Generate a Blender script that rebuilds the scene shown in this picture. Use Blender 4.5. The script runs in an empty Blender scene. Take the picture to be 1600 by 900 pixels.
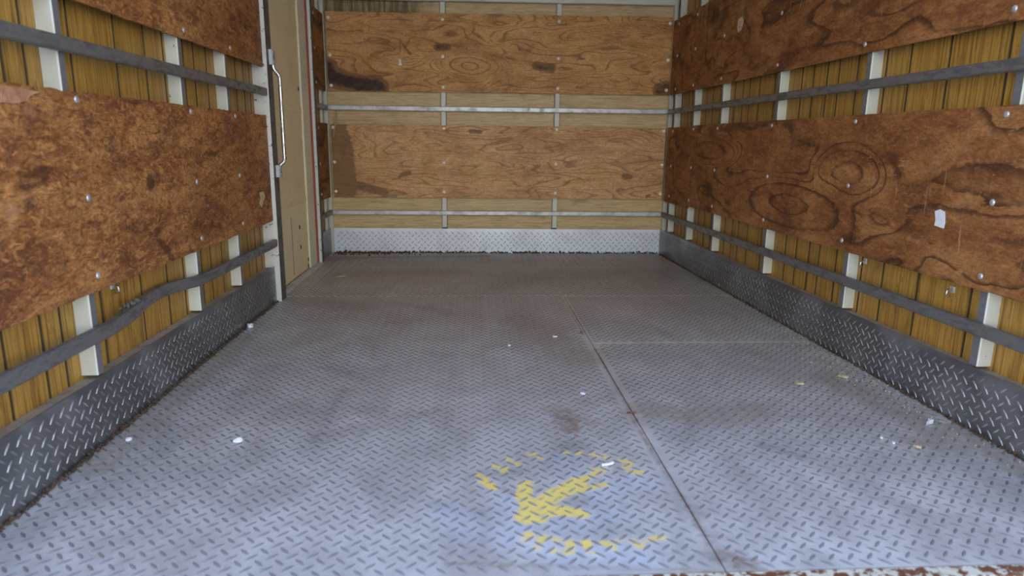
import bpy, bmesh, math, random
import numpy as np
from mathutils import Matrix, Vector

sc = bpy.context.scene
COL = sc.collection

# ------------------------------------------------------------------ camera, sky, exposure
CAM_H = 0.76                      # camera height over the truck deck (metres)
cam_data = bpy.data.cameras.new('camera')
cam = bpy.data.objects.new('camera', cam_data)
COL.objects.link(cam)
R = np.array([[0.99828541, -0.00204567, 0.05849828],
              [-0.05758432, -0.21361926, 0.97521836],
              [0.01050139, -0.97691485, -0.21337079]])   # columns: image right, image down, view direction
cam.matrix_world = Matrix(((R[0, 0], -R[0, 1], -R[0, 2], 0),
                           (R[1, 0], -R[1, 1], -R[1, 2], 0),
                           (R[2, 0], -R[2, 1], -R[2, 2], CAM_H),
                           (0, 0, 0, 1)))
cam_data.sensor_width = 36
cam_data.lens = 1050 / 1600 * 36
cam_data.clip_start = 0.05
cam_data.dof.use_dof = True
cam_data.dof.focus_distance = 2.7
cam_data.dof.aperture_fstop = 3.2
sc.camera = cam

SKY_STRENGTH = 1.9
w = bpy.data.worlds.new('sky')
sc.world = w
w.use_nodes = True
nt = w.node_tree
nt.nodes.clear()
wo = nt.nodes.new('ShaderNodeOutputWorld')
bg = nt.nodes.new('ShaderNodeBackground')
tc = nt.nodes.new('ShaderNodeTexCoord')
sp = nt.nodes.new('ShaderNodeSeparateXYZ')
rp = nt.nodes.new('ShaderNodeValToRGB')
nt.links.new(tc.outputs['Generated'], sp.inputs[0])
nt.links.new(sp.outputs['Z'], rp.inputs[0])
rp.color_ramp.elements[0].position = 0.0
rp.color_ramp.elements[0].color = (1.0, 0.97, 0.92, 1)
rp.color_ramp.elements[1].position = 0.75
rp.color_ramp.elements[1].color = (0.25, 0.41, 0.80, 1)
e_ = rp.color_ramp.elements.new(0.3)
e_.color = (0.66, 0.71, 0.74, 1)
nt.links.new(rp.outputs[0], bg.inputs['Color'])
bg.inputs['Strength'].default_value = SKY_STRENGTH
nt.links.new(bg.outputs[0], wo.inputs[0])

sc.view_settings.view_transform = 'Standard'
sc.view_settings.look = 'None'
sc.view_settings.exposure = 1.08
sc.view_settings.gamma = 1.0
sc.view_settings.use_curve_mapping = False

# ------------------------------------------------------------------ frames of the three walls and the floor
class Frame:
    def __init__(s, o, d, n):
        s.o = np.array([o[0], o[1], 0.0]); s.d = np.array([d[0], d[1], 0.0]); s.n = np.array([n[0], n[1], 0.0])
    def P(s, u, n, z):
        u, n, z = np.broadcast_arrays(np.asarray(u, float), np.asarray(n, float), np.asarray(z, float))
        return s.o + u[..., None] * s.d + n[..., None] * s.n + z[..., None] * np.array([0, 0, 1.0])

XL = -0.937
FL = Frame((XL, 0), (0, 1), (1, 0))                                   # left wall: u = depth into the truck
FR = Frame((1.31, 4.44), (0.01949209, -0.99981001), (-0.99981001, -0.01949209))   # right wall: u runs towards the camera
FB = Frame((-0.93991976, 4.64145342), (0.99983703, -0.01805307), (-0.01805307, -0.99983703))  # back wall: u to the right
FN = Frame((-0.962, 0), (0, 1), (1, 0))                               # short wall past the side door

class FloorFrame:
    def P(s, u, n, z):
        u, n, z = np.broadcast_arrays(np.asarray(u, float), np.asarray(n, float), np.asarray(z, float))
        return np.stack([u, z, n], -1)
FF = FloorFrame()

def ray_plane(px, py, q, nrm):
    d = R @ np.array([(px - 800) / 1050.0, (py - 450) / 1050.0, 1.0])
    c = np.array([0, 0, CAM_H]); nrm = np.array(nrm, float); q = np.array(q, float)
    return c + d * (nrm.dot(q - c) / nrm.dot(d))
def on_floor(px, py, z=0.0): return ray_plane(px, py, (0, 0, z), (0, 0, 1))
def on_wall(F, px, py, n=0.0):
    p = ray_plane(px, py, F.P(0, n, 0), F.n) - F.o
    return p.dot(F.d), p[2]

# ------------------------------------------------------------------ numpy noise
def vnoise(x, y, seed=0):
    rs = np.random.RandomState(seed); T = rs.rand(64, 64)
    xi = np.floor(x).astype(int); yi = np.floor(y).astype(int)
    fx = x - xi; fy = y - yi
    fx = fx * fx * (3 - 2 * fx); fy = fy * fy * (3 - 2 * fy)
    g = lambda i, j: T[i % 64, j % 64]
    return (g(xi, yi) * (1 - fx) + g(xi + 1, yi) * fx) * (1 - fy) + (g(xi, yi + 1) * (1 - fx) + g(xi + 1, yi + 1) * fx) * fy
def fbm(x, y, seed=0, oct=4):
    s = 0; a = 0.5; t = 0
    for i in range(oct):
        s = s + a * vnoise(x * 2 ** i, y * 2 ** i, seed + i); t += a; a *= 0.5
    return s / t
def seg_dist(x, y, pts):
    d = np.full(np.shape(x), 9.0)
    if len(pts) == 1:
        return np.hypot(x - pts[0][0], y - pts[0][1])
    for (ax, ay), (bx, by) in zip(pts[:-1], pts[1:]):
        vx, vy = bx - ax, by - ay
        t = np.clip(((x - ax) * vx + (y - ay) * vy) / (vx * vx + vy * vy + 1e-12), 0, 1)
        d = np.minimum(d, np.hypot(x - ax - t * vx, y - ay - t * vy))
    return d
def sm(d, r, soft):           # 1 inside radius r, falling to 0 over soft
    return np.clip((r + soft - d) / soft, 0, 1)

# ------------------------------------------------------------------ object helpers
BASE = {}
def mk(name, verts, faces, mat, parent=None, attrs=None, base=None, smooth=False, recalc=True, mesh=None):
    v = np.asarray(verts, float)
    if base is None:
        base = np.array([(v[:, 0].min() + v[:, 0].max()) / 2, (v[:, 1].min() + v[:, 1].max()) / 2, v[:, 2].min()])
    base = np.asarray(base, float)
    me = bpy.data.meshes.new(name)
    me.from_pydata((v - base).tolist(), [], [list(f) for f in faces])
    if recalc:
        bm = bmesh.new(); bm.from_mesh(me)
        bmesh.ops.recalc_face_normals(bm, faces=bm.faces)
        bm.to_mesh(me); bm.free()
    for k, a in (attrs or {}).items():
        a = np.asarray(a, np.float32)
        if a.ndim == 2:
            at = me.attributes.new(k, 'FLOAT_VECTOR', 'POINT'); at.data.foreach_set('vector', a.ravel())
        else:
            at = me.attributes.new(k, 'FLOAT', 'POINT'); at.data.foreach_set('value', a)
    if smooth:
        me.polygons.foreach_set('use_smooth', [True] * len(me.polygons))
    me.materials.append(mat)
    return link(name, me, base, parent)
def link(name, me, base, parent=None):
    o = bpy.data.objects.new(name, me); COL.objects.link(o)
    base = np.asarray(base, float)
    BASE[o.name] = base
    if parent is not None:
        o.parent = parent; o.location = (base - BASE[parent.name]).tolist()
    else:
        o.location = base.tolist()
    return o
def empty(name, base):
    return link(name, None, base)
def tag(o, label=None, cat=None, group=None, kind=None):
    if label: o['label'] = label
    if cat: o['category'] = cat
    if group: o['group'] = group
    if kind: o['kind'] = kind
    return o

def wc(u, n, z):
    u, n, z = np.broadcast_arrays(u, n, z)
    return np.stack([u, z, n], -1).astype(np.float32)

def bar_geo(prof, path):
    """Sweep closed profile [(a,b)] along path [(u,n,z)]; a goes along n, b along z (path along u)."""
    V = []; k = len(prof)
    for (u, n, z) in path:
        for a, b in prof: V.append((u, n + a, z + b))
    Fc = []
    for i in range(len(path) - 1):
        for j in range(k):
            j2 = (j + 1) % k
            Fc.append((i * k + j, i * k + j2, (i + 1) * k + j2, (i + 1) * k + j))
    Fc.append(tuple(range(k))); Fc.append(tuple(range((len(path) - 1) * k, len(path) * k)))
    return np.array(V), Fc
def rect_prof(a0, a1, b0, b1, c):
    return [(a0 + c, b0), (a1 - c, b0), (a1, b0 + c), (a1, b1 - c), (a1 - c, b1), (a0 + c, b1), (a0, b1 - c), (a0, b0 + c)]
def frame_obj(name, F, loc, faces, mat, parent=None, attrs=None, smooth=False):
    """loc: array of local (u, n, z)."""
    at = {'wc': wc(loc[:, 0], loc[:, 1], loc[:, 2])}
    at.update(attrs or {})
    return mk(name, F.P(loc[:, 0], loc[:, 1], loc[:, 2]), faces, mat, parent, at, smooth=smooth)
def hbar(name, F, u0, u1, n0, n1, z0, z1, mat, parent=None, c=0.003, seg=1, jit=0.0, seed=0):
    rs = np.random.RandomState(seed)
    us = np.linspace(u0, u1, seg + 1)
    path = [(u, rs.uniform(-jit, jit), rs.uniform(-jit, jit)) for u in us]
    V, Fc = bar_geo(rect_prof(n0, n1, z0, z1, c), path)
    return frame_obj(name, F, V, Fc, mat, parent)
def vbar(name, F, u0, u1, n0, n1, z0, z1, mat, parent=None, c=0.003, lean=0.0):
    V, Fc = bar_geo(rect_prof(n0, n1, u0, u1, c), [(z0, 0, 0), (z1, 0, lean)])
    return frame_obj(name, F, V[:, [2, 1, 0]], Fc, mat, parent)
def box(name, F, u0, u1, n0, n1, z0, z1, mat, parent=None):
    V = np.array([(u, n, z) for u in (u0, u1) for n in (n0, n1) for z in (z0, z1)])
    Fc = [(0, 1, 3, 2), (4, 6, 7, 5), (0, 4, 5, 1), (2, 3, 7, 6), (0, 2, 6, 4), (1, 5, 7, 3)]
    return frame_obj(name, F, V, Fc, mat, parent)

def slab_geo(u0, u1, z0, z1, n0, n1, step, edge=None, nfun=None):
    """Closed board whose front face is a grid (carries attributes); edge(u,z) -> (du,dz) roughens the outline."""
    nu = max(1, int(math.ceil((u1 - u0) / step))); nz = max(1, int(math.ceil((z1 - z0) / step)))
    U, Z = np.meshgrid(np.linspace(u0, u1, nu + 1), np.linspace(z0, z1, nz + 1), indexing='ij')
    U = U.copy(); Z = Z.copy()
    if edge is not None:
        b = np.zeros(U.shape, bool); b[0] = b[-1] = True; b[:, 0] = b[:, -1] = True
        du, dz = edge(U, Z)
        U[b] += du[b]; Z[b] += dz[b]
    N = np.full(U.shape, float(n1))
    if nfun is not None: N = N + nfun(U, Z)
    idx = np.arange(U.size).reshape(U.shape)
    front = np.stack([U.ravel(), N.ravel(), Z.ravel()], 1)
    q = np.stack([idx[:-1, :-1], idx[1:, :-1], idx[1:, 1:], idx[:-1, 1:]], -1).reshape(-1, 4)
    ring = list(idx[:, 0]) + list(idx[-1, 1:]) + list(idx[-2::-1, -1]) + list(idx[0, -2:0:-1])
    back = front[ring].copy(); back[:, 1] = n0
    nb = len(front); k = len(ring)
    faces = q.tolist()
    for i in range(k):
        j = (i + 1) % k
        faces.append([ring[i], nb + i, nb + j, ring[j]])
    faces.append([nb + i for i in range(k)])
    return np.vstack([front, back]), faces

# ------------------------------------------------------------------ materials
class Nodes:
    def __init__(s, name):
        s.m = bpy.data.materials.new(name); s.m.use_nodes = True
        s.t = s.m.node_tree; s.t.nodes.clear()
        s.out = s.t.nodes.new('ShaderNodeOutputMaterial')
        s.b = s.t.nodes.new('ShaderNodeBsdfPrincipled')
        s.t.links.new(s.b.outputs[0], s.out.inputs[0])
    def new(s, t): return s.t.nodes.new(t)
    def set(s, sock, v):
        if hasattr(v, 'links') or isinstance(v, bpy.types.NodeSocket): s.t.links.new(v, sock)
        elif v is not None:
            if isinstance(v, (tuple, list)) and len(v) == 3 and sock.type == 'RGBA': v = (*v, 1)
            sock.default_value = v
    def attr(s, n, out='Vector'):
        a = s.new('ShaderNodeAttribute'); a.attribute_name = n; return a.outputs[out]
    def rand(s): return s.new('ShaderNodeObjectInfo').outputs['Random']
    def map(s, v, scale=(1, 1, 1), loc=(0, 0, 0), off=None):
        a = s.new('ShaderNodeVectorMath'); a.operation = 'MULTIPLY_ADD'
        s.set(a.inputs[0], v); a.inputs[1].default_value = scale; a.inputs[2].default_value = loc
        o = a.outputs[0]
        if off is not None:
            b = s.new('ShaderNodeVectorMath'); b.operation = 'ADD'; s.set(b.inputs[0], o)
            c = s.new('ShaderNodeCombineXYZ'); f = s.math('MULTIPLY', off, 37.0)
            for i in range(3): s.set(c.inputs[i], f)
            s.set(b.inputs[1], c.outputs[0]); o = b.outputs[0]
        return o
    def noise(s, v, scale=1, detail=4, rough=0.5, dist=0.0):
        n = s.new('ShaderNodeTexNoise'); s.set(n.inputs['Vector'], v)
        n.inputs['Scale'].default_value = scale; n.inputs['Detail'].default_value = detail
        n.inputs['Roughness'].default_value = rough; n.inputs['Distortion'].default_value = dist
        return n.outputs['Fac']
    def math(s, op, a, b=None, c=None, clamp=False):
        m = s.new('ShaderNodeMath'); m.operation = op; m.use_clamp = clamp
        for i, v in enumerate((a, b, c)):
            if v is not None: s.set(m.inputs[i], v)
        return m.outputs[0]
    def rng(s, v, a, b, c=0.0, d=1.0):
        m = s.new('ShaderNodeMapRange'); m.interpolation_type = 'SMOOTHSTEP'
        s.set(m.inputs[0], v)
        for i, x in enumerate((a, b, c, d)): m.inputs[i + 1].default_value = x
        return m.outputs[0]
    def ramp(s, f, els):
        r = s.new('ShaderNodeValToRGB'); s.set(r.inputs[0], f)
        while len(r.color_ramp.elements) < len(els): r.color_ramp.elements.new(0.5)
        for e, (p, c) in zip(r.color_ramp.elements, els):
            e.position = p; e.color = (*c, 1)
        return r.outputs[0]
    def mix(s, f, a, b, mode='MIX'):
        m = s.new('ShaderNodeMix'); m.data_type = 'RGBA'; m.blend_type = mode
        s.set(m.inputs[0], f); s.set(m.inputs[6], a); s.set(m.inputs[7], b)
        return m.outputs[2]
    def bump(s, h, strength=0.2, dist=0.002):
        b = s.new('ShaderNodeBump'); s.set(b.inputs['Height'], h)
        b.inputs['Strength'].default_value = strength; b.inputs['Distance'].default_value = dist
        s.t.links.new(b.outputs[0], s.b.inputs['Normal'])
    def done(s, color, rough=0.6, metal=0.0, spec=None):
        s.set(s.b.inputs['Base Color'], color); s.set(s.b.inputs['Roughness'], rough); s.set(s.b.inputs['Metallic'], metal)
        if spec is not None: s.b.inputs['Specular IOR Level'].default_value = spec
        return s.m

def ply_material(name, light, mid, dark, line, blot=0.5, line_amt=0.7, scr=0.6, gscale=1.0):
    n = Nodes(name); v = n.attr('wc'); rnd = n.rand()
    ph = n.attr('ph', 'Fac'); st = n.attr('st', 'Fac'); lt = n.attr('lt', 'Fac')
    v1 = n.map(v, (2.2, 4.5, 1), off=rnd)
    b1 = n.noise(v1, 1.6, 7, 0.62, 0.6)
    col = n.ramp(b1, [(0.30, dark), (0.47, mid), (0.66, light)])
    b2 = n.noise(n.map(v, (9, 22, 1), off=rnd), 1.0, 6, 0.65, 0.8)       # small mottling
    col = n.mix(n.rng(b2, 0.50, 0.72, 0, blot), col, dark)
    fine = n.noise(n.map(v, (9, 260, 1), off=rnd), 1.0, 3, 0.6)          # along-grain streaks
    col = n.mix(0.35, col, n.ramp(fine, [(0.3, (0.35, 0.35, 0.35)), (0.7, (1, 1, 1))]), 'MULTIPLY')
    b3 = n.noise(n.map(v, (26, 60, 1), loc=(1, 4, 2), off=rnd), 1.0, 6, 0.7, 1.0)
    col = n.mix(n.rng(b3, 0.50, 0.64, 0, 0.75 * blot), col, light)
    col = n.mix(n.rng(b3, 0.34, 0.49, 0.8 * blot, 0), col, dark)
    b4 = n.noise(n.map(v, (75, 150, 1), loc=(2, 7, 3), off=rnd), 1.0, 4, 0.65, 0.8)
    col = n.mix(0.3 + 0.45 * blot, col, n.ramp(b4, [(0.36, (0.45, 0.42, 0.40)), (0.5, (0.9, 0.9, 0.9)), (0.64, (1.35, 1.3, 1.2))]), 'MULTIPLY')
    wob = n.noise(n.map(v, (30, 60, 1), off=rnd), 1.0, 3, 0.6)
    fr = n.math('FRACT', n.math('ADD', ph, n.math('MULTIPLY', wob, 0.30)))
    ln = n.math('ADD', n.rng(fr, 0.0, 0.08, 1, 0), n.rng(fr, 0.70, 1.0, 0, 1), clamp=True)
    amt = n.rng(n.noise(n.map(v, (3, 6, 1), loc=(5, 3, 1), off=rnd), 1.0, 3), 0.32, 0.56, 0.3, 1.0)
    col = n.mix(n.math('MULTIPLY', n.math('MULTIPLY', ln, amt), line_amt), col, line)
    s1 = n.noise(n.map(v, (90, 7, 1), off=rnd), 1.0, 4, 0.7, 0.4)
    s2 = n.noise(n.map(v, (16, 50, 1), loc=(3, 8, 2), off=rnd), 1.0, 6, 0.7, 1.2)
    scm = n.math('MAXIMUM', n.rng(s1, 0.63, 0.71), n.rng(s2, 0.60, 0.70))
    col = n.mix(n.math('MULTIPLY', scm, scr), col, n.mix(0.5, light, (0.42, 0.25, 0.12)))
    wear = n.noise(n.map(v, (12, 25, 1)), 1.0, 6, 0.65)
    tot = n.math('ADD', st, n.math('MULTIPLY', n.math('SUBTRACT', wear, 0.5), 0.8))
    col = n.mix(n.rng(tot, 0.30, 0.48, 0, 0.78), col, tuple(c * 0.42 for c in dark))
    col = n.mix(n.rng(tot, 0.66, 0.95, 0, 0.88), col, (0.025, 0.016, 0.018))
    col = n.mix(n.rng(n.math('ADD', lt, n.math('MULTIPLY', n.math('SUBTRACT', wear, 0.5), 0.9)), 0.40, 0.75, 0, 0.6), col, (0.52, 0.27, 0.13))
    n.bump(n.math('ADD', fine, n.math('MULTIPLY', b2, 2.0)), 0.25, 0.0012)
    return n.done(col, n.rng(b2, 0.3, 0.7, 0.50, 0.72), 0.0, 0.35)

M = {}
M['ply_side'] = ply_material('oiled_plywood', (0.47, 0.220, 0.078), (0.30, 0.118, 0.038), (0.145, 0.050, 0.018), (0.050, 0.016, 0.007), 0.52, 0.82, 0.9)
M['ply_left'] = ply_material('scuffed_plywood', (0.56, 0.27, 0.090), (0.35, 0.138, 0.042), (0.15, 0.052, 0.022), (0.11, 0.038, 0.015), 1.0, 0.4, 0.8)
M['ply_back'] = ply_material('pale_plywood', (0.78, 0.44, 0.165), (0.63, 0.33, 0.112), (0.40, 0.185, 0.058), (0.20, 0.082, 0.027), 0.45, 0.75, 0.35)
M['ply_back_low'] = ply_material('dry_plywood', (0.82, 0.50, 0.24), (0.68, 0.39, 0.175), (0.45, 0.235, 0.098), (0.22, 0.10, 0.042), 0.40, 0.7, 0.35)

def lining_material(name, light, dark, horizontal=False):
    n = Nodes(name); v = n.attr('wc'); rnd = n.rand()
    sc1 = (7, 130, 1) if horizontal else (130, 2.4, 1)
    sc2 = (2, 24, 1) if horizontal else (22, 1.1, 1)
    g1 = n.noise(n.map(v, sc1, off=rnd), 1.0, 4, 0.6, 0.7)
    g2 = n.noise(n.map(v, sc2, off=rnd), 1.0, 3, 0.5, 1.6)
    col = n.ramp(g1, [(0.33, dark), (0.52, light), (0.75, tuple(min(1, c * 1.18) for c in light))])
    ring = n.math('PINGPONG', n.math('MULTIPLY', g2, 11.0), 0.5)
    col = n.mix(n.rng(ring, 0.02, 0.16, 0.55, 0.0), col, dark)
    dirt = n.noise(n.map(v, (3, 3, 1), off=rnd), 1.0, 5, 0.6)
    col = n.mix(n.rng(dirt, 0.5, 0.8, 0, 0.35), col, (0.10, 0.065, 0.025))
    if horizontal:
        se = n.new('ShaderNodeSeparateXYZ'); n.set(se.inputs[0], v)
        m = n.math('MULTIPLY', n.rng(se.outputs[1], 1.48, 1.56), n.rng(se.outputs[0], 0.50, 0.74, 1, 0))
        stk = n.noise(n.map(v, (34, 3, 1)), 1.0, 5, 0.65, 0.4)
        col = n.mix(n.math('MULTIPLY', m, n.rng(stk, 0.36, 0.60, 0.35, 0.9)), col, (0.095, 0.075, 0.022))
        damp = n.noise(n.map(v, (5, 9, 1)), 1.0, 4, 0.6)
        col = n.mix(n.rng(damp, 0.55, 0.75, 0, 0.4), col, (0.20, 0.135, 0.06))
    return n.done(col, 0.48, 0.0, 0.4)
M['lining'] = lining_material('printed_wood_lining', (0.47, 0.270, 0.058), (0.19, 0.094, 0.019))
M['lining_back'] = lining_material('faded_wood_lining', (0.64, 0.48, 0.25), (0.46, 0.32, 0.14), True)

def paint_material(name, col, chip, wear=0.62, rough=0.45):
    n = Nodes(name); v = n.attr('wc'); rnd = n.rand()
    a = n.noise(n.map(v, (40, 40, 40), off=rnd), 1.0, 6, 0.65)
    b = n.noise(n.map(v, (6, 6, 6), off=rnd), 1.0, 4, 0.6)
    c = n.mix(n.rng(b, 0.4, 0.75, 0, 0.30), col, tuple(x * 0.62 for x in col))
    c = n.mix(n.rng(a, wear, wear + 0.06), c, chip)
    n.bump(a, 0.15, 0.001)
    return n.done(c, rough)
M['white_paint'] = paint_material('white_stud_paint', (0.66, 0.68, 0.58), (0.09, 0.075, 0.06), 0.66)
M['jamb_paint'] = paint_material('chipped_white_paint', (0.70, 0.71, 0.66), (0.08, 0.065, 0.05), 0.60)
M['door_cream'] = paint_material('cream_door_paint', (0.86, 0.72, 0.44), (0.50, 0.38, 0.20), 0.70, 0.5)
M['trim_cream'] = paint_material('pale_cream_trim', (0.80, 0.74, 0.54), (0.25, 0.20, 0.12), 0.68, 0.5)
M['seal_red'] = paint_material('faded_red_seal', (0.36, 0.09, 0.055), (0.2, 0.12, 0.1), 0.7, 0.7)
M['sill_paint'] = paint_material('rusted_cream_paint', (0.62, 0.56, 0.42), (0.16, 0.055, 0.02), 0.48, 0.6)
M['ceiling'] = paint_material('ceiling_paint', (0.62, 0.60, 0.54), (0.3, 0.27, 0.22), 0.75, 0.6)
M['outer'] = paint_material('dark_backing_board', (0.060, 0.036, 0.014), (0.03, 0.02, 0.01), 0.75, 0.8)
M['black'] = paint_material('dark_hole', (0.02, 0.017, 0.013), (0.03, 0.02, 0.015), 0.8, 0.9)

def metal_material(name, col, dirt, metal=0.8, rough=0.42, amt=0.6, sc1=18, aniso=(1, 1, 1), edge=0.0, tops=1.0):
    n = Nodes(name); v = n.attr('wc'); rnd = n.rand()
    a = n.noise(n.map(v, tuple(sc1 * k for k in aniso), off=rnd), 1.0, 6, 0.65, 0.3)
    b = n.noise(n.map(v, (90, 90, 90), off=rnd), 1.0, 4, 0.6)
    m = n.rng(a, 0.44, 0.66)
    c = n.mix(n.math('MULTIPLY', m, amt), col, dirt)
    c = n.mix(n.rng(b, 0.55, 0.75, 0, 0.25), c, dirt)
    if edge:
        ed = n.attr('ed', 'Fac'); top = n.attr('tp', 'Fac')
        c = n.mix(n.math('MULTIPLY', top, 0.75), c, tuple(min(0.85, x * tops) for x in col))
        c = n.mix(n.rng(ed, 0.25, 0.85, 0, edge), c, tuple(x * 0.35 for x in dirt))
    n.bump(b, 0.12, 0.0008)
    mt = n.math('MULTIPLY', n.math('SUBTRACT', 1.0, n.math('MULTIPLY', m, 0.55)), metal)
    return n.done(c, n.math('ADD', n.math('MULTIPLY', m, 0.2), rough), mt)
M['rail_dark'] = metal_material('scraped_rail_steel', (0.215, 0.21, 0.205), (0.08, 0.07, 0.065), 0.5, 0.42, 0.75, 14, (1, 3, 3))
M['stud_face'] = metal_material('grey_stud_face', (0.22, 0.225, 0.24), (0.10, 0.095, 0.09), 0.4, 0.5, 0.5, 20)  # grey on room-side faces of the side studs; back studs stay white
M['jamb_face'] = metal_material('dark_jamb_face', (0.13, 0.125, 0.11), (0.05, 0.045, 0.04), 0.3, 0.5, 0.6, 16)  # darker colour on the room-side faces of the door jambs
M['bolt_bright'] = metal_material('sky_glare_bolt', (0.90, 0.84, 0.74), (0.6, 0.55, 0.48), 0.15, 0.35, 0.2, 60)  # back wall bolts: glare of the sky put into a brighter colour
M['rail_galv'] = metal_material('galvanised_rail', (0.60, 0.62, 0.63), (0.30, 0.28, 0.26), 0.4, 0.42, 0.5, 22)
M['tread_alu'] = metal_material('aluminium_tread_plate', (0.80, 0.87, 0.95), (0.55, 0.57, 0.60), 0.2, 0.36, 0.3, 5, edge=1.0, tops=0.30)  # bluish sky reflection put into the plate colour
M['tread_side'] = metal_material('dark_reflection_tread_plate', (0.25, 0.255, 0.265), (0.14, 0.13, 0.13), 0.85, 0.33, 0.4, 5, edge=0.5, tops=2.0)  # dark wall reflection and bar-top highlight put into the colour
M['chrome'] = metal_material('chromed_steel', (0.66, 0.66, 0.64), (0.20, 0.18, 0.15), 0.95, 0.22, 0.5, 30)
M['bolt'] = metal_material('zinc_bolt', (0.62, 0.63, 0.65), (0.35, 0.30, 0.26), 0.75, 0.38, 0.3, 60)
M['ledge'] = metal_material('dusty_ledge', (0.42, 0.37, 0.30), (0.22, 0.17, 0.12), 0.1, 0.7, 0.6, 20)

def floor_material(name, is_bar):
    n = Nodes(name); v = n.attr('wc')
    fm = n.attr('fm'); se = n.new('ShaderNodeSeparateXYZ'); n.set(se.inputs[0], fm)
    yl, wh, rs = se.outputs; dk = n.attr('fd', 'Fac'); du = n.attr('fu', 'Fac')
    big = n.noise(n.map(v, (1.3, 1.0, 1)), 1.0, 5, 0.6, 0.5)
    md = n.noise(n.map(v, (7, 5, 3)), 1.0, 6, 0.65, 0.6)
    fi = n.noise(n.map(v, (75, 75, 75)), 1.0, 5, 0.65)
    fx = n.noise(n.map(v, (45, 45, 20), loc=(4, 2, 9)), 1.0, 3, 0.6)
    ed = n.attr('ed', 'Fac')
    if is_bar:
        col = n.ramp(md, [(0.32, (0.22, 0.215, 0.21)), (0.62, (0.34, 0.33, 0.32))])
    else:
        col = n.ramp(md, [(0.30, (0.53, 0.49, 0.455)), (0.66, (0.73, 0.685, 0.635))])
    col = n.mix(n.rng(big, 0.45, 0.70, 0, 0.35), col, (0.50, 0.43, 0.36))
    col = n.mix(n.rng(fi, 0.56, 0.74, 0, 0.4), col, (0.24, 0.215, 0.20))
    if is_bar:
        yl = n.math('MULTIPLY', yl, 0.45); wh = n.math('MULTIPLY', wh, 0.25); du = n.math('MULTIPLY', du, 0.6)
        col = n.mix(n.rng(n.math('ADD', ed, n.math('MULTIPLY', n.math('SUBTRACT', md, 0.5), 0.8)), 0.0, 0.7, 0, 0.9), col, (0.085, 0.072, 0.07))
    jit = n.math('MULTIPLY', n.math('SUBTRACT', fx, 0.5), 1.1)
    def key(a, lo, hi, c0=0.0, c1=1.0): return n.rng(n.math('ADD', a, jit), lo, hi, c0, c1)
    col = n.mix(n.math('MULTIPLY', key(du, 0.30, 1.0, 0, 0.75), n.math('MINIMUM', n.math('MULTIPLY', du, 4.0), 1.0)), col, (0.40, 0.33, 0.235))
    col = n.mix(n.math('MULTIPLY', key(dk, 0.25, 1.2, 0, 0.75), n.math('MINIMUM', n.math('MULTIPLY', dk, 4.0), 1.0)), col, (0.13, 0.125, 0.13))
    col = n.mix(n.math('MULTIPLY', key(rs, 0.25, 1.1, 0, 0.85), n.math('MINIMUM', n.math('MULTIPLY', rs, 4.0), 1.0)), col, (0.22, 0.12, 0.075))
    col = n.mix(n.math('MULTIPLY', key(wh, 0.30, 1.2, 0, 0.6), n.math('MINIMUM', n.math('MULTIPLY', wh, 4.0), 1.0)), col, (0.70, 0.74, 0.84))
    col = n.mix(n.math('MULTIPLY', key(yl, 0.30, 0.85, 0, 0.92), n.math('MINIMUM', n.math('MULTIPLY', yl, 4.0), 1.0)), col, (0.92, 0.66, 0.14))
    mt = n.math('MULTIPLY', n.math('SUBTRACT', 1.0, yl, clamp=True), 0.35)
    n.bump(fi, 0.2, 0.001)
    return n.done(col, n.rng(md, 0.3, 0.7, 0.40, 0.56), mt)
M['floor_plate'] = floor_material('steel_floor_plate', False)
M['floor_bar'] = floor_material('steel_floor_tread', True)

def plain(name, a, b, scale=30, rough=0.8):
    n = Nodes(name); tcn = n.new('ShaderNodeTexCoord').outputs['Object']
    return n.done(n.ramp(n.noise(tcn, scale, 5, 0.6), [(0.35, a), (0.65, b)]), rough)
M['dirt'] = plain('packed_dirt', (0.045, 0.028, 0.016), (0.135, 0.085, 0.045), 60, 0.95)
M['rust'] = plain('rust_flakes', (0.10, 0.035, 0.018), (0.22, 0.085, 0.04), 60, 0.95)
M['subfloor'] = plain('rusty_underfloor', (0.09, 0.06, 0.045), (0.20, 0.13, 0.09), 25, 0.9)
M['paper'] = plain('white_paper', (0.72, 0.74, 0.78), (0.84, 0.85, 0.87), 60, 0.8)
M['leafdry'] = plain('dry_leaf', (0.42, 0.33, 0.19), (0.58, 0.48, 0.30), 50, 0.8)
M['tornwood'] = plain('torn_veneer', (0.50, 0.35, 0.20), (0.68, 0.54, 0.36), 60, 0.85)
M['ground'] = plain('concrete_ground', (0.36, 0.35, 0.33), (0.48, 0.47, 0.45), 2, 0.9)
M['grey_bit'] = plain('grey_grit', (0.06, 0.055, 0.05), (0.16, 0.14, 0.12), 80, 0.9)

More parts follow.
